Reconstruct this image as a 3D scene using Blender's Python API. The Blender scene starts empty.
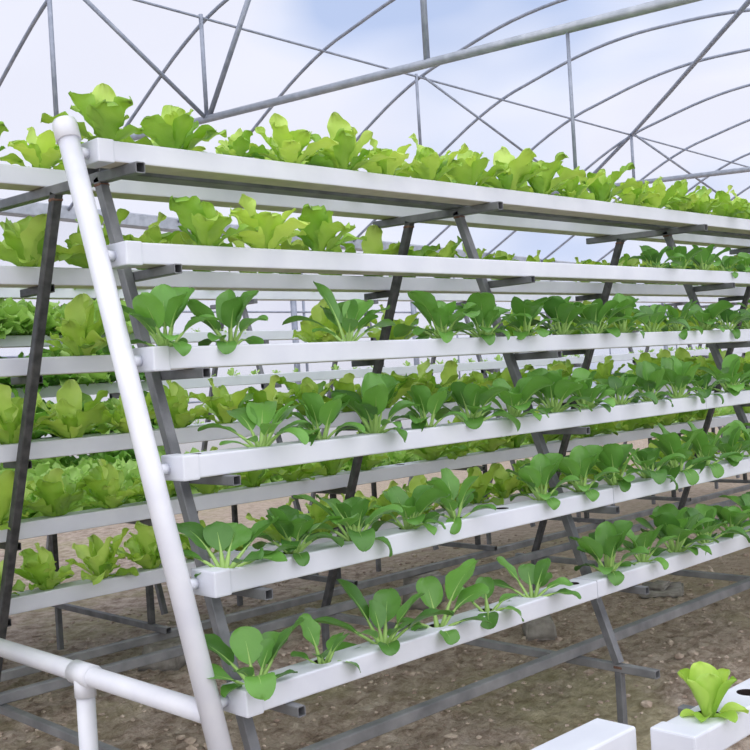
import bpy, bmesh, math, random
from mathutils import Vector, Matrix
random.seed(7)
G = 0.6                      # height of the datum above the soil
S = bpy.context.scene
COL = S.collection
PI = math.pi

# ------------------------------------------------------------------ helpers
def link(name, bm, mat, parent=None, smooth=False):
    me = bpy.data.meshes.new(name)
    bm.normal_update()
    bm.to_mesh(me); bm.free()
    for m in (mat if isinstance(mat, (list, tuple)) else [mat]): me.materials.append(m)
    if smooth:
        for p in me.polygons: p.use_smooth = True
    o = bpy.data.objects.new(name, me); COL.objects.link(o)
    if parent: o.parent = parent
    return o
def inst(name, me, parent=None, loc=(0, 0, 0), rot=(0, 0, 0), sc=1.0):
    o = bpy.data.objects.new(name, me); COL.objects.link(o)
    if parent: o.parent = parent
    o.location = loc; o.rotation_euler = rot; o.scale = (sc, sc, sc)
    return o
def tag(o, label=None, cat=None, group=None, kind=None):
    if label: o['label'] = label
    if cat: o['category'] = cat
    if group: o['group'] = group
    if kind: o['kind'] = kind
    return o
def thing(name, label, cat, loc=(0, 0, 0), group=None):
    o = bpy.data.objects.new(name, None); COL.objects.link(o)
    o.location = loc; o.empty_display_size = .05
    return tag(o, label, cat, group)
def box(bm, x0, x1, y0, y1, z0, z1, bev=0):
    r = bmesh.ops.create_cube(bm, size=1.0)
    bmesh.ops.scale(bm, verts=r['verts'], vec=(x1-x0, y1-y0, z1-z0))
    bmesh.ops.translate(bm, verts=r['verts'], vec=((x0+x1)/2, (y0+y1)/2, (z0+z1)/2))
    if bev:
        es = list({e for v in r['verts'] for e in v.link_edges})
        bmesh.ops.bevel(bm, geom=es, offset=bev, segments=2, affect='EDGES', profile=.6)
def frame_of(d, up=Vector((0, 0, 1))):
    d = d.normalized()
    if abs(d.dot(up)) > .98: up = Vector((1, 0, 0))
    s = d.cross(up).normalized(); u = s.cross(d).normalized()
    return s, u
def bar(bm, a, b, w, h, t=.003, hollow=True, up=Vector((0, 0, 1))):
    """square steel tube from a to b, open at both ends"""
    a, b = Vector(a), Vector(b); s, u = frame_of(b-a, up)
    def ring(p, k, inset=0):
        W, H = w/2-k, h/2-k; c = min(W, H)*.18
        pts = [(-W+c, -H), (W-c, -H), (W, -H+c), (W, H-c), (W-c, H), (-W+c, H), (-W, H-c), (-W, -H+c)]
        return [bm.verts.new(p+s*x+u*y) for x, y in pts]
    d = (b-a).normalized()
    A, B = ring(a, 0), ring(b, 0); n = 8
    for i in range(n): bm.faces.new((A[i], A[(i+1) % n], B[(i+1) % n], B[i]))
    if hollow:
        for R, p, q, fl in ((A, a, a+d*.04, 1), (B, b, b-d*.04, 0)):
            I, J = ring(p, t), ring(q, t)
            for i in range(n):
                j = (i+1) % n
                f1 = (R[i], I[i], I[j], R[j]); f2 = (I[i], J[i], J[j], I[j])
                bm.faces.new(f1 if fl else f1[::-1]); bm.faces.new(f2 if fl else f2[::-1])
            bm.faces.new(J if fl else J[::-1])
    else:
        bm.faces.new(A[::-1]); bm.faces.new(B)
    bmesh.ops.recalc_face_normals(bm, faces=bm.faces)
def tube(bm, pts, r, n=12, cap=True):
    pts = [Vector(p) for p in pts]; rings = []; up = Vector((0, 0, 1))
    rr = r if isinstance(r, (list, tuple)) else [r]*len(pts)
    for i, p in enumerate(pts):
        d = (pts[min(i+1, len(pts)-1)] - pts[max(i-1, 0)])
        s, u = frame_of(d, up)
        rings.append([bm.verts.new(p + (s*math.cos(2*PI*k/n) + u*math.sin(2*PI*k/n))*rr[i]) for k in range(n)])
    for A, B in zip(rings, rings[1:]):
        for k in range(n): bm.faces.new((A[k], A[(k+1) % n], B[(k+1) % n], B[k]))
    if cap: bm.faces.new(rings[0][::-1]); bm.faces.new(rings[-1])
ORD = ['zeroth', 'first', 'second', 'third', 'fourth', 'fifth', 'sixth', 'seventh', 'eighth', 'ninth', 'tenth', 'eleventh', 'twelfth', 'thirteenth', 'fourteenth',
       'fifteenth', 'sixteenth', 'seventeenth', 'eighteenth', 'nineteenth', 'twentieth', 'twenty-first', 'twenty-second', 'twenty-third', 'twenty-fourth', 'twenty-fifth',
       'twenty-sixth', 'twenty-seventh', 'twenty-eighth', 'twenty-ninth', 'thirtieth']

# ------------------------------------------------------------------ materials
def mat(name):
    m = bpy.data.materials.new(name); m.use_nodes = True
    nt = m.node_tree; nt.nodes.clear()
    out = nt.nodes.new('ShaderNodeOutputMaterial')
    return m, nt, out
def N(nt, t, **kw):
    n = nt.nodes.new(t)
    for k, v in kw.items():
        if k in n.inputs: n.inputs[k].default_value = v
        else: setattr(n, k, v)
    return n
def ramp(nt, fac, stops):
    r = nt.nodes.new('ShaderNodeValToRGB'); e = r.color_ramp.elements
    while len(e) > 1: e.remove(e[-1])
    e[0].position, e[0].color = stops[0][0], (*stops[0][1], 1)
    for p, c in stops[1:]:
        k = e.new(p); k.color = (*c, 1)
    nt.links.new(fac, r.inputs['Fac']); return r
def simple(name, c1, c2, scale, rough, metal=0.0, bump=0.0, bscale=None, detail=4, lo=.35, hi=.65, spec=.5):
    m, nt, out = mat(name); L = nt.links.new
    b = N(nt, 'ShaderNodeBsdfPrincipled', Roughness=rough, Metallic=metal); b.inputs['Specular IOR Level'].default_value = spec
    tc = N(nt, 'ShaderNodeTexCoord'); n = N(nt, 'ShaderNodeTexNoise', Scale=scale, Detail=detail)
    geo = N(nt, 'ShaderNodeNewGeometry')
    L(geo.outputs['Position'], n.inputs['Vector'])
    r = ramp(nt, n.outputs['Fac'], [(lo, c1), (hi, c2)])
    L(r.outputs['Color'], b.inputs['Base Color'])
    if bump:
        n2 = N(nt, 'ShaderNodeTexNoise', Scale=bscale or scale*4, Detail=6)
        L(geo.outputs['Position'], n2.inputs['Vector'])
        bp = N(nt, 'ShaderNodeBump', Strength=bump, Distance=.01)
        L(n2.outputs['Fac'], bp.inputs['Height']); L(bp.outputs['Normal'], b.inputs['Normal'])
    L(b.outputs['BSDF'], out.inputs['Surface'])
    return m
M = {}
M['pvc'] = simple('white_plastic', (.61, .63, .71), (.67, .69, .76), 6, .38, bump=.03, bscale=60)
M['pvc_pipe'] = simple('white_pipe_plastic', (.64, .65, .73), (.71, .72, .78), 9, .33, bump=.02, bscale=60)
M['steel'] = simple('galvanised_steel', (.12, .125, .137), (.20, .205, .22), 12, .45, .35, bump=.1, bscale=200, detail=8)
M['steel_dark'] = simple('dark_steel', (.05, .052, .056), (.10, .10, .105), 25, .5, .4, bump=.1, bscale=160)  # darker grey steel on far legs, far shelf bars and bench posts
M['rail'] = simple('dusty_steel', (.15, .155, .168), (.29, .295, .31), 9, .5, .3, bump=.1, bscale=200, detail=8, lo=.3, hi=.7)
M['rust'] = simple('weld_rust', (.10, .045, .03), (.18, .10, .07), 60, .8)
M['hole'] = simple('hole_shade', (.012, .01, .01), (.03, .02, .02), 40, .4)  # shade inside the openings, painted as near-black walls and floor
M['seam'] = simple('joint_gap', (.35, .36, .42), (.42, .43, .5), 40, .5)
M['roofsteel'] = simple('roof_steel', (.30, .33, .38), (.40, .43, .49), 12, .4, .4)
M['roofthin'] = simple('thin_roof_steel', (.22, .25, .32), (.31, .34, .42), 12, .45, .3)
M['concrete'] = simple('concrete', (.19, .175, .155), (.30, .285, .26), 18, .9, bump=.5, bscale=60)
M['under_shade'] = simple('shaded_underside', (.50, .46, .38), (.60, .56, .48), 14, .6)  # shade beneath the white channels, painted in as a tan tone

def leaf_mat(name, dark, light, vein, trans, rough=.42, veinw=.035, vs=26, side=.35):
    m, nt, out = mat(name); L = nt.links.new
    uv = N(nt, 'ShaderNodeUVMap', uv_map='UVMap'); sx = N(nt, 'ShaderNodeSeparateXYZ'); L(uv.outputs['UV'], sx.inputs[0])
    geo = N(nt, 'ShaderNodeNewGeometry'); oi = N(nt, 'ShaderNodeObjectInfo')
    nz = N(nt, 'ShaderNodeTexNoise', Scale=14, Detail=3); L(geo.outputs['Position'], nz.inputs['Vector'])
    att = N(nt, 'ShaderNodeAttribute', attribute_name='tone')
    def math_(op, a, b=None, c=None, clamp=False):
        n = nt.nodes.new('ShaderNodeMath'); n.operation = op; n.use_clamp = clamp
        for i, v in enumerate((a, b, c)):
            if v is None: continue
            if isinstance(v, (int, float)): n.inputs[i].default_value = v
            else: L(v, n.inputs[i])
        return n.outputs[0]
    # tone of each leaf plus the plant's own tone plus blotches
    t = math_('ADD', math_('MULTIPLY', att.outputs['Fac'], .55), math_('MULTIPLY', oi.outputs['Random'], .25))
    t = math_('ADD', t, math_('MULTIPLY', nz.outputs['Fac'], .3), clamp=True)
    base = ramp(nt, t, [(.12, dark), (.9, light)])
    au = math_('ABSOLUTE', math_('SUBTRACT', sx.outputs['X'], .5))
    mid = math_('SUBTRACT', 1.0, math_('DIVIDE', au, veinw), clamp=True)
    w = math_('SINE', math_('MULTIPLY', math_('SUBTRACT', sx.outputs['Y'], math_('MULTIPLY', au, .55)), vs*2))
    w = math_('MULTIPLY', math_('POWER', math_('ABSOLUTE', w), 14), side)
    w = math_('MULTIPLY', w, math_('SUBTRACT', 1.0, math_('MULTIPLY', au, 1.6), clamp=True))
    v = math_('MAXIMUM', mid, w, clamp=True)
    mx = N(nt, 'ShaderNodeMix', data_type='RGBA'); L(v, mx.inputs[0]); L(base.outputs['Color'], mx.inputs[6]); mx.inputs[7].default_value = (*vein, 1)
    b = N(nt, 'ShaderNodeBsdfPrincipled', Roughness=rough); b.inputs['Specular IOR Level'].default_value = .45
    L(mx.outputs[2], b.inputs['Base Color'])
    nb = N(nt, 'ShaderNodeTexNoise', Scale=45, Detail=4); L(geo.outputs['Position'], nb.inputs['Vector'])
    h = math_('ADD', math_('MULTIPLY', nb.outputs['Fac'], .6), math_('MULTIPLY', w, -1.0))
    bp = N(nt, 'ShaderNodeBump', Strength=.6, Distance=.006); L(h, bp.inputs['Height']); L(bp.outputs['Normal'], b.inputs['Normal'])
    tr = N(nt, 'ShaderNodeBsdfTranslucent')
    hs = N(nt, 'ShaderNodeHueSaturation', Hue=.49, Saturation=1.1, Value=1.3); L(mx.outputs[2], hs.inputs['Color']); L(hs.outputs['Color'], tr.inputs['Color'])
    ms = N(nt, 'ShaderNodeMixShader', Fac=trans); L(b.outputs['BSDF'], ms.inputs[1]); L(tr.outputs['BSDF'], ms.inputs[2])
    L(ms.outputs[0], out.inputs['Surface'])
    return m
M['choy'] = leaf_mat('choy_leaf', (.030, .115, .016), (.16, .38, .065), (.34, .55, .25), .26, rough=.33, veinw=.02, side=.25)
M['choy_stalk'] = leaf_mat('choy_stalk', (.24, .42, .09), (.42, .62, .20), (.50, .68, .30), .25, veinw=.01, side=0)
M['lettuce'] = leaf_mat('lettuce_leaf', (.13, .34, .03), (.55, .74, .14), (.66, .82, .40), .30, veinw=.05, side=.4, vs=18)
M['lettuce_heart'] = leaf_mat('lettuce_heart', (.28, .49, .06), (.60, .76, .20), (.70, .84, .44), .30, veinw=.06, side=.4, vs=18)
M['frilly'] = leaf_mat('frilly_leaf', (.20, .40, .06), (.50, .72, .24), (.6, .78, .4), .4, side=.1)
M['frilly_dark'] = leaf_mat('frilly_dark_leaf', (.06, .20, .03), (.22, .45, .08), (.4, .6, .25), .3, side=.1)

def film_mat():
    m, nt, out = mat('greenhouse_film'); L = nt.links.new
    geo = N(nt, 'ShaderNodeNewGeometry')
    n = N(nt, 'ShaderNodeTexNoise', Scale=.35, Detail=3); L(geo.outputs['Position'], n.inputs['Vector'])
    r = ramp(nt, n.outputs['Fac'], [(.4, (.92, .92, .92)), (.62, (.80, .80, .80))])
    tp = N(nt, 'ShaderNodeBsdfTransparent'); tp.inputs['Color'].default_value = (.97, .97, .98, 1)
    tl = N(nt, 'ShaderNodeBsdfTranslucent'); tl.inputs['Color'].default_value = (.94, .94, .97, 1)
    ms = N(nt, 'ShaderNodeMixShader'); L(r.outputs['Color'], ms.inputs[0]); L(tl.outputs[0], ms.inputs[1]); L(tp.outputs[0], ms.inputs[2])
    L(ms.outputs[0], out.inputs['Surface']); return m
M['film'] = film_mat()
def wall_film():
    m, nt, out = mat('wall_film'); L = nt.links.new
    geo = N(nt, 'ShaderNodeNewGeometry')
    mp = N(nt, 'ShaderNodeMapping'); mp.inputs['Scale'].default_value = (2.5, 1, .35); L(geo.outputs['Position'], mp.inputs['Vector'])
    n = N(nt, 'ShaderNodeTexNoise', Scale=1.2, Detail=4); L(mp.outputs[0], n.inputs['Vector'])
    r = ramp(nt, n.outputs['Fac'], [(.35, (.80, .81, .88)), (.65, (.90, .90, .94))])
    tp = N(nt, 'ShaderNodeBsdfTransparent'); tp.inputs['Color'].default_value = (.95, .95, .97, 1)
    tl = N(nt, 'ShaderNodeBsdfTranslucent'); L(r.outputs['Color'], tl.inputs['Color'])
    df = N(nt, 'ShaderNodeBsdfDiffuse'); L(r.outputs['Color'], df.inputs['Color'])
    m1 = N(nt, 'ShaderNodeMixShader', Fac=.3); L(tl.outputs[0], m1.inputs[1]); L(df.outputs[0], m1.inputs[2])
    ms = N(nt, 'ShaderNodeMixShader', Fac=.8); L(m1.outputs[0], ms.inputs[1]); L(tp.outputs[0], ms.inputs[2])
    L(ms.outputs[0], out.inputs['Surface']); return m
M['wallfilm'] = wall_film()
def soil_mat():
    m, nt, out = mat('soil'); L = nt.links.new
    geo = N(nt, 'ShaderNodeNewGeometry')
    def noise(s, d=5, r=.6):
        n = N(nt, 'ShaderNodeTexNoise', Scale=s, Detail=d, Roughness=r); L(geo.outputs['Position'], n.inputs['Vector']); return n.outputs['Fac']
    a = ramp(nt, noise(11, 9, .75), [(.28, (.09, .065, .05)), (.42, (.34, .26, .205)), (.56, (.58, .48, .40)), (.72, (.76, .68, .60))])
    moss = ramp(nt, noise(14, 6), [(.35, (.28, .25, .13)), (.65, (.60, .55, .36))])
    sand = ramp(nt, noise(20, 6), [(.3, (.45, .35, .26)), (.7, (.66, .55, .44))])
    fm = ramp(nt, noise(.75, 5), [(.50, (0, 0, 0)), (.60, (.7, .7, .7))])
    sp = N(nt, 'ShaderNodeSeparateXYZ'); L(geo.outputs['Position'], sp.inputs[0])
    # trodden sandy soil further down the aisle
    mr = N(nt, 'ShaderNodeMapRange'); mr.inputs['From Min'].default_value = 2.5; mr.inputs['From Max'].default_value = 7.0; L(sp.outputs['X'], mr.inputs['Value'])
    m1 = N(nt, 'ShaderNodeMix', data_type='RGBA'); L(fm.outputs['Color'], m1.inputs[0]); L(a.outputs['Color'], m1.inputs[6]); L(moss.outputs['Color'], m1.inputs[7])
    mm = N(nt, 'ShaderNodeMath', operation='MULTIPLY'); mm.inputs[1].default_value = .8; L(mr.outputs[0], mm.inputs[0])
    m2 = N(nt, 'ShaderNodeMix', data_type='RGBA'); L(mm.outputs[0], m2.inputs[0]); L(m1.outputs[2], m2.inputs[6]); L(sand.outputs['Color'], m2.inputs[7])
    b = N(nt, 'ShaderNodeBsdfPrincipled', Roughness=.95); b.inputs['Specular IOR Level'].default_value = .15; L(m2.outputs[2], b.inputs['Base Color'])
    n1 = noise(22, 8, .7)
    bp = N(nt, 'ShaderNodeBump', Strength=1.0, Distance=.05); L(n1, bp.inputs['Height']); L(bp.outputs['Normal'], b.inputs['Normal'])
    L(b.outputs['BSDF'], out.inputs['Surface']); return m
M['soil'] = soil_mat()
M['clod'] = simple('dry_soil_clod', (.28, .21, .165), (.55, .46, .38), 12, .95, bump=.5, bscale=80)

# ------------------------------------------------------------------ ground
from mathutils import noise as mnoise
bm = bmesh.new()
def gh(x, y):
    v = mnoise.fractal(Vector((x*1.3, y*1.3, 0)), 1.0, 2.0, 3)*.018
    if -.6 <= x <= 4.7 and -1.4 <= y <= 2.7: v += mnoise.fractal(Vector((x*9, y*9, 3)), .8, 2.1, 4)*.012 + mnoise.noise(Vector((x*24, y*24, 1)))*.016
    return v - .012
def grid(xs, ys):
    vs = [[bm.verts.new((x, y, gh(x, y))) for x in xs] for y in ys]
    for j in range(len(ys)-1):
        for i in range(len(xs)-1): bm.faces.new((vs[j][i], vs[j][i+1], vs[j+1][i+1], vs[j+1][i]))
def axis(a, b, c, d, fine, coarse):
    r = []; x = a
    while x < b: r.append(x); x += coarse
    x = b
    while x < c: r.append(x); x += fine
    x = c
    while x <= d: r.append(x); x += coarse
    return r
grid(axis(-8, -.6, 4.6, 30, .02, .4), axis(-6, -1.4, 2.6, 14, .02, .4))
tag(link('floor', bm, M['soil'], smooth=True), kind='structure')
bm = bmesh.new(); rc = random.Random(3)
for k in range(3800):
    x, y = rc.uniform(-.6, 5.5), rc.uniform(-1.6, 3.4); s = rc.uniform(.004, .014) * (2.0 if rc.random() < .08 else 1)
    r = bmesh.ops.create_icosphere(bm, subdivisions=1, radius=s)
    for v in r['verts']:
        v.co = Vector((v.co.x*rc.uniform(.8, 1.5), v.co.y*rc.uniform(.8, 1.4), v.co.z*rc.uniform(.5, .8))) + Vector((x, y, gh(x, y)+s*.2))
tag(link('soil_clods', bm, M['clod']), 'small brown clods and pebbles scattered over the bare soil', 'soil', kind='stuff')

# ------------------------------------------------------------------ plant meshes
def leaf(bmB, bmS, az, el, L, W, droop, pet, tone=.5, cup=.25, ruf=0.0, rfreq=9, twist=0, base=(0, 0, 0), tipw=.0, shape=0, segs=9, nx=6, ph=0, pr=.0045, ends=True):
    uvB = bmB.loops.layers.uv.verify(); tl = bmB.verts.layers.float.get('tone') or bmB.verts.layers.float.new('tone')
    a = math.radians(az); e0 = math.radians(el); dr = math.radians(droop)
    hd = Vector((math.cos(a), math.sin(a), 0)); side0 = Vector((-math.sin(a), math.cos(a), 0))
    n = 16; pts = []; p = Vector(base); dirs = []
    for i in range(n+1):
        s = i/n; th = e0 - dr*(s**1.6); d = hd*math.cos(th) + Vector((0, 0, 1))*math.sin(th)
        pts.append(p.copy()); dirs.append(d); p = p + d*(L/n)
    def at(s):
        q = s*n; i = min(int(q), n-1); f = q-i
        return pts[i].lerp(pts[i+1], f), dirs[i].lerp(dirs[min(i+1, n)], f).normalized()
    tw = math.radians(twist); rows = []
    for j in range(segs+1):
        t = (j/segs)*.45 + math.sin(PI*.5*j/segs)*.55; s = pet + (1-pet)*t; c, d = at(s)
        nrm = side0.cross(d).normalized()*-1
        if nrm.length < .1: nrm = Vector((0, 0, 1))
        sd = (Matrix.Rotation(tw*t, 3, d) @ side0); nm = d.cross(sd).normalized()
        if shape == 0:   w = max(.04, (max(0, 1-(2*((t*.98+.015)**1.12)-1)**2))**.56)      # oval
        elif shape == 1: w = (.20 + .80*math.sin(PI*.5*min(1, t*1.45))**1.6) * (1 if t < .6 else math.sqrt(max(.004, 1-((t-.6)/.4)**2)))  # obovate from the base
        else:            w = .35 + .65*math.sin(PI*.5*t)
        row = []
        for k in range(nx+1):
            u = -1+2*k/nx; off = cup*W*.5*w*(u*u) + ruf*W*(abs(u)**1.5)*math.sin(rfreq*t+ph+u*2.1) + (ruf*.6*W*math.sin(rfreq*.7*u+ph) if t > .85 else 0)
            v = bmB.verts.new(c + sd*(u*W*.5*w*(1-.12*cup*u*u)) + nm*off); v[tl] = tone; row.append((v, (k/nx, t)))
        rows.append(row)
    for A, B in zip(rows, rows[1:]):
        for k in range(nx):
            q = (A[k], A[k+1], B[k+1], B[k]); f = bmB.faces.new([x[0] for x in q]); f.smooth = True
            for lp, x in zip(f.loops, q): lp[uvB].uv = x[1]
    if bmS is not None and pet > 0.02:
        tl2 = bmS.verts.layers.float.get('tone') or bmS.verts.layers.float.new('tone'); uvS = bmS.loops.layers.uv.verify()
        rings = []; m = 6
        for j in range(10):
            s = (pet+(1-pet)*.6)*j/9; c, d = at(s); nm = d.cross(side0).normalized()
            if s < pet: rx = pr*(2.3-1.35*s/pet); rz = pr*(1.0)
            else: q = (s-pet)/(1-pet)/.6; rx = pr*.8*(1-q)**1.6+.0003; rz = pr*.6*(1-q)**1.6+.0003
            rings.append([bmS.verts.new(c + side0*math.cos(2*PI*k/m)*rx + nm*(math.sin(2*PI*k/m)*rz)) for k in range(m)])
        for A, B in zip(rings, rings[1:]):
            for k in range(m):
                f = bmS.faces.new((A[k], A[(k+1) % m], B[(k+1) % m], B[k])); f.smooth = True
                for lp in f.loops: lp[uvS].uv = (.8, .5)
        for R in rings:
            for v in R: v[tl2] = .4+tone*.4
def to_mesh(name, bm, m):
    bm.normal_update(); me = bpy.data.meshes.new(name); bm.to_mesh(me); bm.free(); me.materials.append(m); return me
CAM_AZ = -44.5      # image-right direction as world azimuth
def choy_from(name, leaves, seed=0):
    """leaves: (az in view [0 right, 90 away, 180 left, 270 near], el, L, W, droop)"""
    B, Sx = bmesh.new(), bmesh.new(); r = random.Random(seed)
    for (az, el, L, W, dr) in leaves:
        a = math.radians(az+CAM_AZ); b0 = (math.cos(a)*.008, math.sin(a)*.008, -.012)
        leaf(B, Sx, az+CAM_AZ, el, L*1.05, W*1.13, dr, .38 if L > .1 else .42, tone=r.uniform(.1, .95), cup=r.uniform(.1, .38), ruf=r.uniform(.02, .055), rfreq=r.uniform(7, 13), twist=r.uniform(-25, 25), base=b0, ph=r.uniform(0, 6), pr=.0048 if L > .1 else .003)
    return to_mesh(name+'_leaves', B, M['choy']), to_mesh(name+'_stalks', Sx, M['choy_stalk'])
def choy_random(seed):
    r = random.Random(seed); n = r.randint(10, 14); lv = []; a0 = r.uniform(0, 360)
    for i in range(n):
        q = i/(n-1); az = a0+i*137.5+r.uniform(-18, 18)
        L = r.uniform(.155, .245)*(1-.2*q) if q > .25 else r.uniform(.12, .19)
        el = 44+40*q+r.uniform(-13, 11); W = L*r.uniform(.34, .5)
        dr = r.uniform(35, 115)*(1-.5*q) + (25 if q < .25 else 0)
        lv.append((az, el, L, W, dr))
    for k in range(r.randint(1, 2)):
        lv.append((r.uniform(230, 320), r.uniform(25, 50), r.uniform(.11, .15), r.uniform(.045, .06), r.uniform(110, 150)))
    return choy_from('choy', lv, seed)
def lettuce_random(seed, tall=0):
    r = random.Random(seed); n = r.randint(15, 19); a0 = r.uniform(0, 360); B, H = bmesh.new(), bmesh.new()
    for i in range(n):
        q = i/(n-1); az = a0+i*137.5+r.uniform(-15, 15); L = r.uniform(.12, .20)*(1-.1*q) if r.random() < .75 else r.uniform(.18, .24); W = L*r.uniform(.36, .60)
        el = 30+52*q+r.uniform(-14, 14); a = math.radians(az)
        leaf(B if q < .72 else H, None, az, el, L, W, r.uniform(5, 75)*(1-.5*q), 0.0, tone=r.uniform(0, 1), cup=r.uniform(.1, .55), ruf=r.uniform(.06, .13), rfreq=r.uniform(13, 24), twist=r.uniform(-20, 20),
             base=(math.cos(a)*.01, math.sin(a)*.01, -.008), shape=1, segs=15, nx=8, ph=r.uniform(0, 6))
    return to_mesh('lettuce_leaves', B, M['lettuce']), to_mesh('lettuce_heart', H, M['lettuce_heart'])
def frilly_random(seed, m, size=.13, n=20):
    r = random.Random(seed); B = bmesh.new(); a0 = r.uniform(0, 360)
    for i in range(n):
        q = i/(n-1); az = a0+i*137.5; L = size*r.uniform(.8, 1.25); W = L*r.uniform(.4, .6); a = math.radians(az)
        leaf(B, None, az, 15+65*q+r.uniform(-10, 10), L, W, r.uniform(20, 70)*(1-.5*q), 0.0, tone=r.uniform(0, 1), cup=.3, ruf=r.uniform(.12, .2), rfreq=r.uniform(16, 24), twist=r.uniform(-40, 40),
             base=(math.cos(a)*.01, math.sin(a)*.01, -.005), shape=1, segs=8, nx=5, ph=r.uniform(0, 6))
    return to_mesh('frilly_leaves', B, m)
CH = [choy_random(100+i) for i in range(12)]
LT = [lettuce_random(200+i) for i in range(9)]
FR = [frilly_random(300+i, M['frilly']) for i in range(6)]
FD = [frilly_random(330+i, M['frilly_dark']) for i in range(4)]
def corner_lettuce():
    B, H = bmesh.new(), bmesh.new(); r = random.Random(4)
    for q, (az, el, L, W, dr) in enumerate([(270, 78, .125, .085, -10), (200, 70, .12, .07, 10), (330, 66, .125, .075, 20), (90, 80, .14, .09, 25), (20, 72, .13, .08, 30), (150, 72, .13, .08, 30), (240, 30, .08, .05, 50), (300, 28, .08, .05, 60), (190, 25, .07, .04, 50), (350, 25, .09, .06, 50), (60, 60, .12, .07, 30)]):
        a = math.radians(az+CAM_AZ)
        leaf(B if q > 1 else H, None, az+CAM_AZ, el, L, W, dr, 0, tone=r.uniform(.3, 1), cup=.5, ruf=.05, rfreq=9, base=(math.cos(a)*.012, math.sin(a)*.012, -.006), shape=1, segs=12, nx=8, ph=r.uniform(0, 6))
    return to_mesh('lettuce_leaves', B, M['lettuce']), to_mesh('lettuce_heart', H, M['lettuce_heart'])
CORNER = corner_lettuce()
LU = [frilly_random(400+i, M['frilly'], .21, 40) for i in range(4)]
LD = [frilly_random(410+i, M['frilly_dark'], .21, 40) for i in range(3)]
SD = [frilly_random(350+i, M['frilly'], .055, 7) for i in range(3)]
CUSTOM = {
 (6, 0): [(165, 52, .22, .11, 40), (205, 34, .145, .085, 25), (120, 75, .16, .085, 20), (15, 62, .21, .095, 30), (60, 55, .17, .08, 35), (0, 30, .11, .055, 30), (285, 58, .16, .075, 165), (225, 30, .10, .055, 80), (250, 60, .12, .05, 60), (40, 72, .13, .06, 20)],
 (6, 1): [(150, 78, .15, .075, 30), (20, 62, .11, .06, 40), (0, 25, .11, .045, 110), (185, 40, .09, .05, 40), (270, 60, .09, .045, 60), (60, 50, .12, .05, 40)],
 (6, 2): [(160, 66, .235, .085, 25), (185, 38, .22, .085, 38), (195, 12, .15, .06, 35), (15, 62, .19, .08, 35), (-5, 45, .225, .10, 60), (280, 40, .11, .06, 110), (0, 60, .12, .045, 60), (80, 60, .19, .08, 30), (120, 75, .14, .06, 20), (300, 55, .13, .04, 50), (230, 55, .12, .05, 60)],
 (6, 3): [(35, 64, .25, .115, 40), (10, 55, .20, .09, 55), (-10, 28, .16, .075, 60), (180, 30, .13, .07, 50), (290, 20, .10, .06, 100), (110, 70, .17, .08, 30), (210, 30, .09, .04, 60)],
 (6, 4): [(170, 50, .14, .07, 40), (-20, 35, .13, .07, 130), (90, 65, .13, .06, 30), (20, 45, .12, .05, 60), (265, 30, .12, .065, 120)],
 (6, 5): [(160, 62, .18, .06, 25), (175, 40, .16, .06, 45), (30, 72, .15, .07, 25), (5, 45, .15, .055, 75), (-10, 25, .16, .06, 65), (200, 10, .12, .05, 40), (90, 60, .14, .07, 30), (45, 55, .12, .06, 40)],
 (5, 0): [(150, 58, .20, .10, 48), (25, 48, .20, .09, 25), (70, 65, .15, .10, 40), (-5, 28, .17, .075, 55), (185, 42, .15, .05, 60), (320, 35, .14, .085, 45), (195, 8, .07, .055, 30), (110, 72, .15, .075, 40), (20, 20, .20, .08, 20)],
 (4, 1): [(175, 48, .20, .06, 75), (130, 62, .19, .08, 60), (40, 60, .20, .07, 55), (90, 62, .20, .09, 50), (0, 50, .16, .05, 60), (330, 50, .18, .05, 125), (200, 35, .12, .05, 60), (20, 68, .17, .06, 40), (300, 62, .15, .055, 75), (250, 50, .10, .04, 70)],
 (3, 3): [(150, 74, .25, .08, 30), (178, 52, .24, .07, 85), (130, 68, .18, .09, 50), (25, 60, .2, .09, 60), (60, 68, .2, .1, 50), (0, 45, .17, .08, 65), (90, 70, .19, .08, 40), (200, 50, .13, .05, 70), (280, 60, .13, .05, 50), (340, 60, .14, .06, 50)],
}
CUST = {k: choy_from('choy', v, 40+k[0]*10+k[1]) for k, v in CUSTOM.items()}
PARTS = {'choy_plant': ('leaves', 'stalks'), 'lettuce': ('outer_leaves', 'heart')}
def plant(kind, meshes, x, y, z, rz, sc, label, cat, group):
    t = thing(kind, label, cat, (x, y, z), group); t.rotation_euler = (0, 0, rz); t.scale = (sc, sc, sc)
    for nm, me in zip(PARTS[kind], meshes): inst(nm, me, t)
    return t

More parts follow.
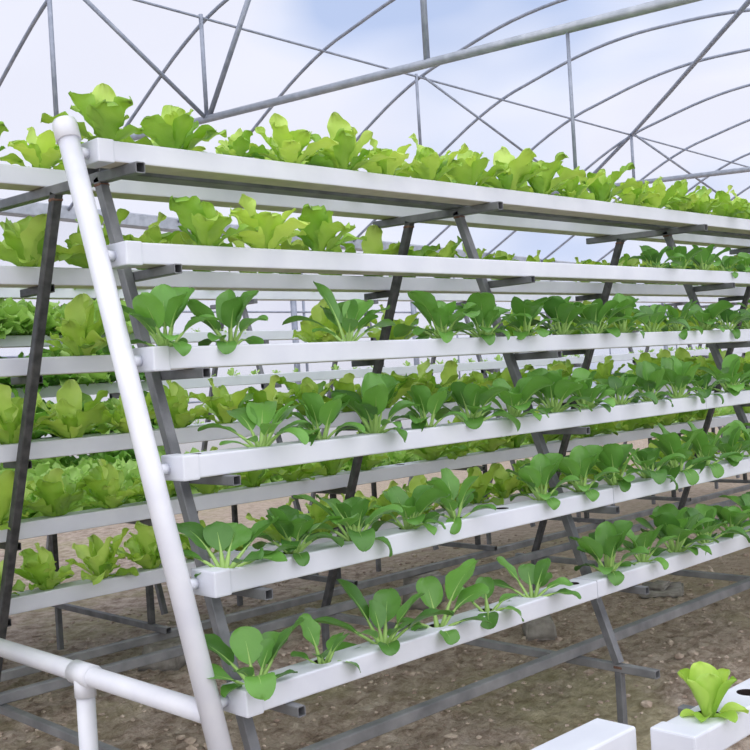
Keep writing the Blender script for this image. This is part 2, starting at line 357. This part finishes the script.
# ------------------------------------------------------------------ planting channels
CW, CHH = .105, .065
YF = [0, -.1205, -.2314, -.3466, -.4612, -.5718]; ZF = [1.6, 1.2757, .9606, .6506, .3397, .0375]
YB = [.5423, .6667, .7822, .8873, 1.0500, 1.1641]; ZB = [z+.018 for z in ZF]
def channel(name_label, x0, x1, y0, ztop, holes, seams=(), cap0=True, hw=.027, w=CW, h=CHH, group=None, steel=False):
    """x0..x1 long, y0 = near side face; top plate has real round openings"""
    t = thing('planting_channel', name_label, 'planting channel', (x0, y0, ztop-h+G), group)
    bm = bmesh.new(); X = x1-x0; b = .005
    # side and bottom shell, rounded edges (profile in y,z)
    prof = [(b*.3, h-b*.3), (0, h-b), (0, b), (b*.3, b*.3), (b, 0), (w-b, 0), (w-b*.3, b*.3), (w, b), (w, h-b), (w-b*.3, h-b*.3)]
    A = [bm.verts.new((0, y, z)) for y, z in prof]; B = [bm.verts.new((X, y, z)) for y, z in prof]
    for i in range(len(prof)-1):
        f = bm.faces.new((A[i], A[i+1], B[i+1], B[i]))
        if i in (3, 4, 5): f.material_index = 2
    # rounded shoulder to the top
    for (p, q) in ((0, b), (-1, w-b)):
        ya = prof[p][0]; za = prof[p][1]
        bm.faces.new([bm.verts.new(c) for c in ((0, ya, za), (X, ya, za), (X, q, h), (0, q, h))])
    hs = sorted(k-x0 for k in holes if x0+.05 < k < x1-.05); edges = [0.0]
    y_a, y_b = b, w-b; yc = w/2; sq = .04
    def quad(xa, xb):
        if xb-xa > 1e-4: bm.faces.new([bm.verts.new(c) for c in ((xa, y_a, h), (xb, y_a, h), (xb, y_b, h), (xa, y_b, h))])
    cur = 0.0; K = 24
    for hx in hs:
        if hx-sq < cur: continue
        quad(cur, hx-sq); cur = hx+sq
        O, I, D = [], [], []
        for k in range(K):
            a = 2*PI*(k+.5)/K; c, s = math.cos(a), math.sin(a); m = max(abs(c)/sq, abs(s)/((y_b-y_a)/2))
            O.append(bm.verts.new((hx+c/m, yc+s/m, h))); I.append(bm.verts.new((hx+c*hw, yc+s*hw, h))); D.append(bm.verts.new((hx+c*hw*.98, yc+s*hw*.98, h-.035)))
        for k in range(K):
            j = (k+1) % K
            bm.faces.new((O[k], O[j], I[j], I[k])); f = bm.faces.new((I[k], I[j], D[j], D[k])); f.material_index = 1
        # square corners
        for cx, cy in ((-1, -1), (1, -1), (1, 1), (-1, 1)):
            corner = Vector((hx+cx*sq, yc+cy*(y_b-y_a)/2, h))
            near = sorted(O, key=lambda v: (v.co-corner).length)[:2]
            bm.faces.new([near[0], bm.verts.new(corner), near[1]])
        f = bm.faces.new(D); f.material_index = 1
    quad(cur, X)
    bm.faces.new(B)
    bmesh.ops.recalc_face_normals(bm, faces=bm.faces)
    link('body', bm, [M['pvc'], M['hole'], M['under_shade']], t)
    if cap0:
        bm = bmesh.new(); box(bm, -.006, .05, -.0035, w+.0035, -.0035, h+.003, .005)
        link('end_cap', bm, M['pvc'], t, smooth=False)
    for s in seams:
        bm = bmesh.new(); xs = s-x0
        box(bm, xs, xs+.0025, -.0008, w+.0008, -.0006, h+.0008)
        link('joint', bm, M['seam'], t)
    return t
TN = ['topmost', 'second highest', 'third highest', 'third lowest', 'second lowest', 'lowest']
XE = 11.0
SEAMS = {0: [], 1: [], 2: [], 3: [2.92], 4: [1.93], 5: [1.62]}
HOLES = [[.07+.245*k for k in range(40)] for _ in range(6)]
for i in range(6):
    channel(f'white planting channel, {TN[i]} on the near slope of the front rack', 0.006, XE, YF[i], ZF[i], HOLES[i], SEAMS[i])
    channel(f'white planting channel, {TN[i]} on the far slope of the front rack', -1.2, XE, YB[i], ZB[i], [-1.1+.245*k for k in range(44)], (), cap0=True)

# ------------------------------------------------------------------ steel rack frames
XS = [.14+1.7362*k for k in range(6)]
def yfront(z): return .188+.369*(z-1.511)
def yback(z): return .482+.402*(1.51-z)
def a_frame(x, label, back_end):
    t = thing('rack_frame', label, 'rack frame', (x, .3, 0), 'a-frames carrying the front rack')
    def P(y, z, dx=0): return (dx, y-.3, z+G)
    def part(nm, a, b, w=.03, h=.03, m='steel', up=Vector((0, 0, 1))):
        bm = bmesh.new(); bar(bm, a, b, w, h, up=up); return link(nm, bm, M[m], t)
    zt = 1.507
    zt=1.521; lx=-.024
    part('leg', P(yfront(zt), zt, lx), P(yfront(-.332), -.332, lx), .034, .034, up=Vector((1, 0, 0)))
    part('leg', P(yback(zt), zt, lx), P(yback(-.332), -.332, lx), .034, .034, 'steel_dark', up=Vector((1, 0, 0)))
    part('top_bar', P(-.046, 1.5155, lx), P(back_end, 1.5155+.018*(back_end)/.6, lx), .034, .034)
    for i in range(1, 6):
        z = ZF[i]-CHH-.0155; part('shelf_bar', P(YF[i]-.046, z, .008), P(yfront(z)+.03, z, .008), .028, .029)
        z = ZB[i]-CHH-.0155; part('shelf_bar', P(yback(z)+.014, z, .008), P(YB[i]+CW+.05, z, .008), .028, .029, 'steel_dark')
    part('base_bar', P(-.662, -.349, lx), P(1.36, -.349, lx), .032, .032, 'rail')
    part('foot_post', P(yfront(-.349)+.004, -.365, lx), P(yfront(-.349)+.004, -.60, lx), .03, .03)
    part('foot_post', P(yback(-.349)-.004, -.365, lx), P(yback(-.349)-.004, -.60, lx), .03, .03)
    for y, z in ((yfront(-.345), -.345), (yback(-.345), -.345), (yfront(1.50), 1.5), (yback(1.50), 1.5)):
        bm = bmesh.new(); box(bm, lx-.0185, lx+.0185, y-.3-.0185, y-.3+.0185, z+G-.006, z+G+.004, .003); link('weld', bm, M['rust'], t)
a_frame(XS[0], 'grey steel A-shaped frame at the open end of the front rack', .92)
for k in range(1, 6): a_frame(XS[k], f'grey steel A-shaped frame, {ORD[k+1]} from the open end of the front rack', .70)
def rail(label, a, b, w=.04, h=.04, m='rail', nm='ground_rail', cat='rail', group=None):
    bm = bmesh.new(); o = Vector(a); bar(bm, (0, 0, 0), Vector(b)-o, w, h); r = link(nm, bm, M[m]); r.location = (a[0], a[1], a[2]+G)
    return tag(r, label, cat, group)
rail('long dusty steel rail lying under the near slope of the front rack', (-.9, -.295, -.312), (XE, -.295, -.312))
rail('long dark steel rail on blocks under the far slope of the front rack', (-1.6, 1.14, -.312), (XE, 1.14, -.312))
rail('long grey steel rail carrying the low bench behind the front rack, near side', (-1.6, 1.72, -.386), (9.5, 1.72, -.386))
rail('dark steel pipe running under the topmost channels between the two slopes', (.10, .205, 1.553), (XE, .205, 1.553), .085, .032, 'steel', 'support_pipe', 'pipe')

# concrete blocks
def block(x, y, w, d, h, rz, label, z0=-.61, taper=.85):
    bm = bmesh.new(); box(bm, -w/2, w/2, -d/2, d/2, 0, h)
    for v in bm.verts:
        if v.co.z > h*.5: v.co.x *= taper; v.co.y *= taper
    bmesh.ops.bevel(bm, geom=list(bm.edges), offset=.012, segments=2, affect='EDGES')
    bmesh.ops.subdivide_edges(bm, edges=list(bm.edges), cuts=2, use_grid_fill=True)
    for v in bm.verts: v.co += Vector(mnoise.noise_vector(v.co*14+Vector((x, y, 0))))*.006
    o = link('concrete_block', bm, M['concrete'], smooth=True); o.location = (x, y, z0+G); o.rotation_euler.z = rz
    tag(o, label, 'concrete block')
block(1.43, 1.98, .34, .24, .14, .5, 'rough concrete block on the soil beyond the back rails behind the sloping white pipe', taper=.72)
block(2.90, .69, .25, .17, .10, .75, 'dark concrete block on the soil below the lowest channel near the second frame')
block(4.14, .68, .36, .26, .03, .5, 'flat pale concrete slab on the soil beyond the second frame', taper=.95)
block(4.12, .68, .18, .12, .03, .2, 'thin reddish slab lying on the flat pale concrete slab', z0=-.575)
block(3.1, 1.72, .24, .2, .2, .3, 'grey concrete block under the bench rail behind the second frame')

# ------------------------------------------------------------------ white pipework at the rack end
t = thing('drain_pipework', 'white PVC pipework sloping down the open end of the front rack', 'pipe', (-.06, 0, 0))
def PV(y, z, dx=0): return Vector((dx-.0, y, z+G))
top, bot = PV(.073, 1.640), PV(-.562, -.195)
bm = bmesh.new(); tube(bm, [bot, top], .0315, 32); link('sloping_pipe', bm, M['pvc_pipe'], t, smooth=True)
d = (top-bot).normalized()
bm = bmesh.new(); c0 = top-d*.045; tube(bm, [c0, c0+d*.001, c0+d*.055, c0+d*.066, c0+d*.07], [.034, .0375, .0375, .034, .026], 32); link('end_cap', bm, M['pvc_pipe'], t, smooth=True)
def PC(y): return PV(y, -.0175)
bm = bmesh.new(); tube(bm, [PC(-.488), PC(1.12)], .0295, 32); link('cross_pipe', bm, M['pvc_pipe'], t, smooth=True)
bm = bmesh.new(); tube(bm, [PC(.105), PC(.106), PC(.215), PC(.216)], [.0305, .0355, .0355, .0305], 32)
tube(bm, [PV(.16, -.02), PV(.16, -.085), PV(.16, -.086)], [.033, .033, .029], 32); link('tee_joint', bm, M['pvc_pipe'], t, smooth=True)
bm = bmesh.new(); tube(bm, [PV(.16, -.08), PV(.16, -.6)], .0285, 32); link('down_pipe', bm, M['pvc_pipe'], t, smooth=True)
for i in range(6):
    z = ZF[i]-.035; y = YF[i]+.05; bm = bmesh.new()
    yp = -.505+(z+.03)*(.578/1.67)
    tube(bm, [Vector((0.02, yp, z+G)), Vector((.060, yp+.012, z+G))], .016, 16); link('outlet', bm, M['pvc'], t, smooth=True)
for o in t.children:
    for p in o.data.polygons:
        if len(p.vertices) > 8: p.use_smooth = False

# ------------------------------------------------------------------ plants on the front rack
rp = random.Random(11)
skip = {6: {6}, 5: {5}, 4: {0}, 3: {2, 4}, 2: {0, 4, 5, 6, 7, 8, 9, 10, 11}, 1: set()}
FRONT_ADJ = {}
def front_plants():
    for tier in range(1, 7):
        i = tier-1; n = 0
        for k in range(22):
            x = HOLES[i][k]
            if k in skip[tier]: continue
            y = YF[i]+CW/2; z = ZF[i]+G-.004; n += 1
            jit = rp.uniform(-.012, .012)
            where = f'{ORD[n]} from the open end, {TN[i]} near channel'
            if tier <= 2:
                me = LT[rp.randrange(len(LT))]; sc = rp.uniform(.88, 1.12)
                if k > 6: sc *= .95
                if tier == 1 and k in (2, ): sc *= .6
                if tier == 1 and k == 0: sc *= .82
                if tier == 2 and k > 11:
                    plant('choy_plant', CH[rp.randrange(len(CH))], x+jit, y, z, rp.uniform(0, 6.28), rp.uniform(.75, .9), f'small green leafy plant, {where}', 'leafy vegetable', 'leafy plants on the front rack')
                    continue
                plant('lettuce', me, x+jit, y, z, rp.uniform(0, 6.28), sc, f'{"broad" if sc > 1.0 else "compact"} yellow-green lettuce, {where}', 'lettuce', 'lettuces on the front rack')
            else:
                key = (tier, k)
                if key in CUST: plant('choy_plant', CUST[key], x, y-.005, z, 0, 1.0, f'broad dark green choy plant, {where}', 'leafy vegetable', 'choy plants on the front rack')
                else:
                    sc = rp.uniform(.86, 1.12)
                    plant('choy_plant', CH[rp.randrange(len(CH))], x+jit, y, z, rp.uniform(-.7, .7), sc, f'{"bushy" if sc > .98 else "slender"} dark green choy plant, {where}', 'leafy vegetable', 'choy plants on the front rack')
front_plants()
def back_plants():
    for tier in range(1, 7):
        i = tier-1; n = 0
        for k in range(38):
            x = -1.1+.245*k
            if x < .1 and tier != 1 and x < -.9: continue
            if rp.random() < (.08 if x < 4 else .15): continue
            if tier == 3 and (x < 1.2 and k != 6 or rp.random() < .4 and k != 6): continue
            n += 1; y = YB[i]+CW/2; z = ZB[i]+G-.004
            sc = rp.uniform(.9, 1.2)
            where = f'{ORD[min(n, 30)]} from the open end, {TN[i]} far channel'
            if n > 30: break
            plant('lettuce', LT[rp.randrange(len(LT))], x, y, z, rp.uniform(0, 6.28), sc, f'{"broad" if sc > 1.0 else "compact"} yellow-green lettuce, {where}', 'lettuce', 'lettuces on the front rack')
back_plants()

# ------------------------------------------------------------------ low bench of frilly lettuce behind
BZ = .27
t = thing('low_bench', 'low steel bench with white channels of frilly lettuce behind the front rack', 'bench', (0, 1.7, 0))
for k in range(8):
    x = -.06+1.262*k
    for nm, a, b in (('base_bar', (x, -.06, -.349), (x, 1.2, -.349)), ('foot_post', (x, 1.05, -.366), (x, 1.05, -.6)), ('cross_bar', (x, 0, BZ-.095), (x, 1.15, BZ-.095)), ('post', (x, .09, -.333), (x, .09, BZ-.11)), ('post', (x, 1.05, -.333), (x, 1.05, BZ-.11))):
        bm = bmesh.new(); bar(bm, Vector(a)+Vector((0, 0, G)), Vector(b)+Vector((0, 0, G)), .03, .03); link(nm, bm, M['steel_dark' if nm == 'post' else 'steel'], t)
BY = [1.74, 2.0, 2.26, 2.52, 2.74]
for j, y in enumerate(BY):
    channel(f'white channel of frilly lettuce on the low bench, {ORD[j+1]} from the front rack', -1.3, 8.9, y, BZ-.01, [-1.2+.19*k for k in range(53)], (), cap0=True)
rb = random.Random(5)
for j, y in enumerate(BY):
    for k in range(47):
        x = -.6+.19*k
        if rb.random() < (.0 if x < 4 else .12): continue
        o = inst('frilly_lettuce', FR[rb.randrange(6)], None, (x+rb.uniform(-.01, .01), y+CW/2, BZ+G-.014), (0, 0, rb.uniform(0, 6.28)), rb.uniform(.8, 1.15)*(1.35 if x < 2.6 else 1))
        tag(o, 'pale green frilly lettuce on the low bench behind the front rack', 'lettuce', 'frilly lettuces on the low bench')

# ------------------------------------------------------------------ rear rack (white channels, lush near end, seedlings beyond)
RYF = [3.45, 3.335, 3.22, 3.105, 2.99]; RZ = [1.515, 1.205, .885, .575, .27]
for i in range(5):
    nm = ['topmost', 'second highest', 'third highest', 'second lowest', 'lowest'][i]
    channel(f'white channel on the near slope of the rear rack, {nm}', -.6, 13, RYF[i], RZ[i], [-.5+.2*k for k in range(60)], (), w=.1, h=.07)
for k in range(10):
    x = .73+1.262*k
    t = thing('rack_frame', f'dark steel frame of the rear rack, {ORD[k+1]} from its left end', 'rack frame', (x, 3.9, 0), 'frames of the rear rack')
    def P(y, z): return (0, y-3.9, z+G)
    def part(nm, a, b):
        bm = bmesh.new(); bar(bm, a, b, .034, .034, hollow=False); link(nm, bm, M['steel'], t)
    part('top_bar', P(3.40, 1.428), P(3.95, 1.428))
    part('leg', P(3.56, 1.41), P(2.90, -.58)); part('leg', P(3.80, 1.41), P(4.47, -.58))
    for i in range(1, 5):
        z = RZ[i]-.07-.018; yy = 3.56-(1.41-z)*.332
        part('shelf_bar', P(RYF[i]-.04, z), P(max(yy, RYF[i]+.1)+.02, z))
rr = random.Random(9)
for i in range(5):
    for k in range(60):
        x = -.5+.2*k; lush = x < (3.05 if i == 0 else 2.3)
        if x > 10.5 or (not lush and rr.random() < .3): continue
        if lush:
            me = LU[rr.randrange(4)] if rr.random() < (.85, .75, .25, .6, .5)[i] else LD[rr.randrange(3)]
            o = inst('frilly_lettuce', me, None, (x, RYF[i]+.05, RZ[i]+G-.004), (0, 0, rr.uniform(0, 6.28)), rr.uniform(.9, 1.15) if i else rr.uniform(.34, .45))
            tag(o, 'lush frilly green lettuce crowding the near end of the rear rack', 'lettuce', 'lush lettuces on the rear rack')
        else:
            o = inst('seedling', SD[rr.randrange(3)], None, (x, RYF[i]+.05, RZ[i]+G-.004), (0, 0, rr.uniform(0, 6.28)), rr.uniform(.6, 1.1))
            tag(o, 'tiny pale seedling in a white channel of the rear rack', 'seedling', 'seedlings on the rear rack')
# tall leafy bushes behind the lush end
def bush(x, y, r, h, seed, label):
    q = random.Random(seed); t = thing('leafy_bush', label, 'plant', (x, y, 0))
    B, D = bmesh.new(), bmesh.new()
    for k in range(520):
        a, s, zz = q.uniform(0, 6.28), q.uniform(.55, 1)**.5, q.uniform(.02, 1)
        rad = r*s*(math.sin(PI*min(1, zz*.8+.12))**.5); c = (math.cos(a)*rad*1.5, math.sin(a)*rad, h*zz)
        leaf(B, None, math.degrees(a)+q.uniform(-60, 60), q.uniform(-10, 60), q.uniform(.07, .13), q.uniform(.035, .06), q.uniform(10, 70), 0, tone=q.uniform(0, 1), cup=.3, ruf=.08, rfreq=14, base=c, shape=1, segs=4, nx=3, ph=q.uniform(0, 6))
    o = bpy.data.objects.new('foliage', to_mesh('foliage', B, M['frilly_dark'])); COL.objects.link(o); o.parent = t
    for k in range(6):
        a = q.uniform(0, 6.28); tube(D, [(math.cos(a)*.04, math.sin(a)*.04, -.02), (math.cos(a)*r*.5, math.sin(a)*r*.5, h*.8)], [.012, .005], 6)
    link('stem', D, M['choy_stalk'], t)
# ------------------------------------------------------------------ neighbouring rack in the front corner
channel('white channel in the near corner beside the front rack, holding a lettuce', .395, 3.2, -1.535-CW, .025, [.55, .745, .99, 1.235], ())
channel('short white channel end lying beside the corner channel', -.5, .375, -1.505, .028, [-.3, 0.0], (), cap0=False)
plant('lettuce', CORNER, .552, -1.535-CW/2, .025+G-.004, 0, .88, 'small upright lettuce in the corner channel nearest the viewer', 'lettuce', None)
bm = bmesh.new(); bar(bm, (0, 0, 0), (0, -.6, 0), .03, .03); o = link('shelf_bar', bm, M['steel']); o.location = (.75, -1.40, .025-CHH-.017+G)
tag(o, 'short steel bar under the corner channel', 'steel bar')
bm = bmesh.new(); bar(bm, (0, 0, 0), (0, 0, -.56), .03, .03); o = link('support_post', bm, M['steel']); o.location = (.75, -1.62, .025-CHH-.034+G)
tag(o, 'short steel post standing under the corner channel', 'post')
bm = bmesh.new(); bar(bm, (0, 0, 0), (0, 0, -.5), .03, .03); o = link('support_post', bm, M['steel']); o.location = (.1, -1.455, .028-CHH-.002+G)
tag(o, 'short steel post standing under the short channel end', 'post')

# ------------------------------------------------------------------ greenhouse frame
RY = [-1.7, -.9, .3, 1.4, 2.4, 3.5, 4.1, 4.6, 5.24, 5.67, 6.17, 6.6, 6.96, 7.45, 8.7]
RZZ = [2.8, 3.22, 3.86, 4.28, 4.53, 4.63, 4.62, 4.56, 4.43, 4.33, 4.14, 3.93, 3.74, 3.48, 2.83]
def prof(y):
    for a in range(len(RY)-1):
        if RY[a] <= y <= RY[a+1]:
            f = (y-RY[a])/(RY[a+1]-RY[a])
            def sl(i):
                i0, i1 = max(i-1, 0), min(i+1, len(RY)-1); return (RZZ[i1]-RZZ[i0])/(RY[i1]-RY[i0])
            h = RY[a+1]-RY[a]; p0, p1, m0, m1 = RZZ[a], RZZ[a+1], sl(a)*h, sl(a+1)*h
            return (2*f**3-3*f**2+1)*p0+(f**3-2*f*f+f)*m0+(-2*f**3+3*f*f)*p1+(f**3-f*f)*m1
    return RZZ[-1]
def roof(x, y, d=0): return Vector((x, y, prof(y)-.036*(x-7.75)+G+d))
YS = [-1.7+10.4*k/52 for k in range(53)]
gf = thing('greenhouse_frame', 'galvanised steel greenhouse frame of arched hoops, purlins and braces overhead', 'greenhouse frame', (4.67, 8.7, 0))
def gp(nm, pts, r, m='roofthin', n=10):
    bm = bmesh.new(); off = Vector((4.67, 8.7, 0)); tube(bm, [Vector(p)-off for p in pts], r, n); return link(nm, bm, M[m], gf, smooth=True)
HX = [4.67+1.5422*k for k in range(-4, 13)]
for x in HX: gp('hoop', [roof(x, y) for y in YS], .019)
gp('purlin', [roof(x, 5.67, -.03) for x in (-2, 4, 10, 16, 23)], .013)
def chordz(x, y): return 3.42+.062*(y-5.67)-.0*(x-4.58)+G
for x, m in ((4.58, 'roofsteel'), (12.3, 'roofsteel'), (20.0, 'roofsteel')):
    dz = 0 if x < 6 else -.0
    gp('bottom_chord', [(x, -1.2, chordz(x, -1.2)+dz), (x, 7.75, chordz(x, 7.75)+dz)], .036, m, 14)
    gp('truss_post', [(x, 5.67, chordz(x, 5.67)), roof(x, 5.67)], .022, 'roofthin')
    gp('truss_post', [(x, 2.75, chordz(x, 2.75)), roof(x, 2.75)], .026, 'roofthin')
    if x < 6: gp('truss_brace', [(x, 5.64, chordz(x, 5.64)), roof(x, 4.7)], .026, 'roofthin')
gp('hanging_rod', [(4.58, 1.43, chordz(4.58, 1.43)), (4.58, 1.43, 2.05+G)], .013)
gp('truss_post', [(2.97, 5.67, 3.1+G), roof(2.97, 5.67)], .022)
gp('truss_post', [(7.65, 5.67, 3.45+G), roof(7.65, 5.67)], .018)
gp('truss_brace', [(4.58, 5.67, 3.42+G), roof(3.1, 5.67)], .022)
gp('truss_brace', [roof(7.74, 5.67), (10.1, 5.67, 3.45+G)], .016)
gp('truss_brace', [roof(12.35, 5.67), (14.9, 5.67, 3.45+G)], .018)
gp('wind_brace', [(8.6, 1.94, 4.365+G), (9.43, 2.77, 4.32+G), (10.9, 4.23, 4.235+G), (12.33, 5.68, 4.15+G), roof(12.6, 6.53, -.03), roof(12.9, 7.5, -.03)], .028)
# gutter and posts of the side wall
bm = bmesh.new(); off = Vector((4.67, 8.7, 0))
bar(bm, Vector((-3, 8.7, 2.84+.38+G-.0))-off, Vector((24, 8.7, 2.84-.036*16.25+G+.0))-off, .16, .17, hollow=False); link('gutter', bm, M['roofsteel'], gf)
for x in (-1.0, 2.97, 8.05, 10.5, 14.2, 18.0, 21.5):
    gp('post', [(x, 8.62, 0), (x, 8.62, 2.84-.036*(x-7.75)+G)], .045, 'roofthin')
gp('post', [(8.27, 8.66, 0), (8.27, 8.66, 2.8+G)], .02)
for x in (11.55, 16, 18.5, 5.8): gp('wall_rod', [(x, 8.66, 0), (x, 8.66, 2.5+G)], .014)
for z in (1.95, 1.72, 1.2, .55): gp('wall_rod', [(-3, 8.64, z+.1+G), (24, 8.64, z-.05+G)], .014)
gp('post', [(4.58, -1.6, 0), (4.58, -1.6, 3.2+G)], .04); gp('post', [(12.3, -1.6, 0), (12.3, -1.6, 2.8+G)], .04)

# film skins
bm = bmesh.new(); vs = [[bm.verts.new(roof(x, y, .025)) for y in YS] for x in HX]
for A, B in zip(vs, vs[1:]):
    for k in range(len(YS)-1): bm.faces.new((A[k], A[k+1], B[k+1], B[k]))
tag(link('ceiling', bm, M['film'], smooth=True), kind='structure')
def wall(name, a, b, z0, z1, z2, m='wallfilm'):
    bm = bmesh.new(); bm.faces.new([bm.verts.new(c) for c in ((a[0], a[1], z0), (b[0], b[1], z0), (b[0], b[1], z2), (a[0], a[1], z1))])
    tag(link(name, bm, M[m]), kind='structure')
wall('wall_back', (-3, 8.78), (24, 8.78), -.02, 3.7, 2.9)
wall('wall_right', (23.6, 8.78), (23.6, -1.7), -.02, 2.9, 2.9)

# ------------------------------------------------------------------ world, sun, camera
w = bpy.data.worlds.new('sky'); S.world = w; w.use_nodes = True; nt = w.node_tree; nt.nodes.clear(); L = nt.links.new
out = nt.nodes.new('ShaderNodeOutputWorld'); bg = nt.nodes.new('ShaderNodeBackground')
tc = nt.nodes.new('ShaderNodeTexCoord'); mp = nt.nodes.new('ShaderNodeMapping'); mp.inputs['Scale'].default_value = (1, 1, 2.2); mp.inputs['Location'].default_value = (.3, .1, .4)
L(tc.outputs['Generated'], mp.inputs['Vector'])
n = nt.nodes.new('ShaderNodeTexNoise'); n.inputs['Scale'].default_value = 2.6; n.inputs['Detail'].default_value = 3; n.inputs['Roughness'].default_value = .45; L(mp.outputs[0], n.inputs['Vector'])
r = ramp(nt, n.outputs['Fac'], [(.35, (.46, .58, .86)), (.43, (.74, .80, .97)), (.50, (.84, .86, .98))])
sp = nt.nodes.new('ShaderNodeSeparateXYZ'); L(tc.outputs['Generated'], sp.inputs[0])
mr = nt.nodes.new('ShaderNodeMapRange'); mr.inputs['From Min'].default_value = -.1; mr.inputs['From Max'].default_value = .02; L(sp.outputs['Z'], mr.inputs['Value'])
mx = nt.nodes.new('ShaderNodeMix'); mx.data_type = 'RGBA'; L(mr.outputs[0], mx.inputs[0]); mx.inputs[6].default_value = (.42, .40, .36, 1); L(r.outputs['Color'], mx.inputs[7])
L(mx.outputs[2], bg.inputs['Color']); bg.inputs['Strength'].default_value = 1.0
L(bg.outputs[0], out.inputs['Surface'])
sl = bpy.data.lights.new('sun', 'SUN'); sl.energy = 3.1; sl.angle = math.radians(130); sl.color = (1, .97, .92)
so = bpy.data.objects.new('sun', sl); COL.objects.link(so); so.rotation_euler = Vector((-.42, -.62, .62)).to_track_quat('Z', 'Y').to_euler(); so.location = (0, -5, 9)

cam = bpy.data.cameras.new('camera'); co = bpy.data.objects.new('camera', cam); COL.objects.link(co); S.camera = co
yaw, pitch, roll = math.radians(45.5149), math.radians(-.1823), math.radians(-3.41)
fw = Vector((math.cos(pitch)*math.cos(yaw), math.cos(pitch)*math.sin(yaw), math.sin(pitch)))
rt = Vector((math.sin(yaw), -math.cos(yaw), 0)); up = rt.cross(fw)
r2 = rt*math.cos(roll)+up*math.sin(roll); u2 = -rt*math.sin(roll)+up*math.cos(roll)
m = Matrix((r2, u2, -fw)).transposed().to_4x4(); m.translation = Vector((-1.673, -2.828, .8541+G)); co.matrix_world = m
cam.sensor_width = 36; cam.sensor_fit = 'HORIZONTAL'; cam.lens = 1066.16/750*36; cam.clip_end = 200
S.view_settings.view_transform = 'Standard'; S.view_settings.look = 'None'; S.view_settings.gamma = 1; S.view_settings.use_curve_mapping = False
S.view_settings.exposure = 0.0
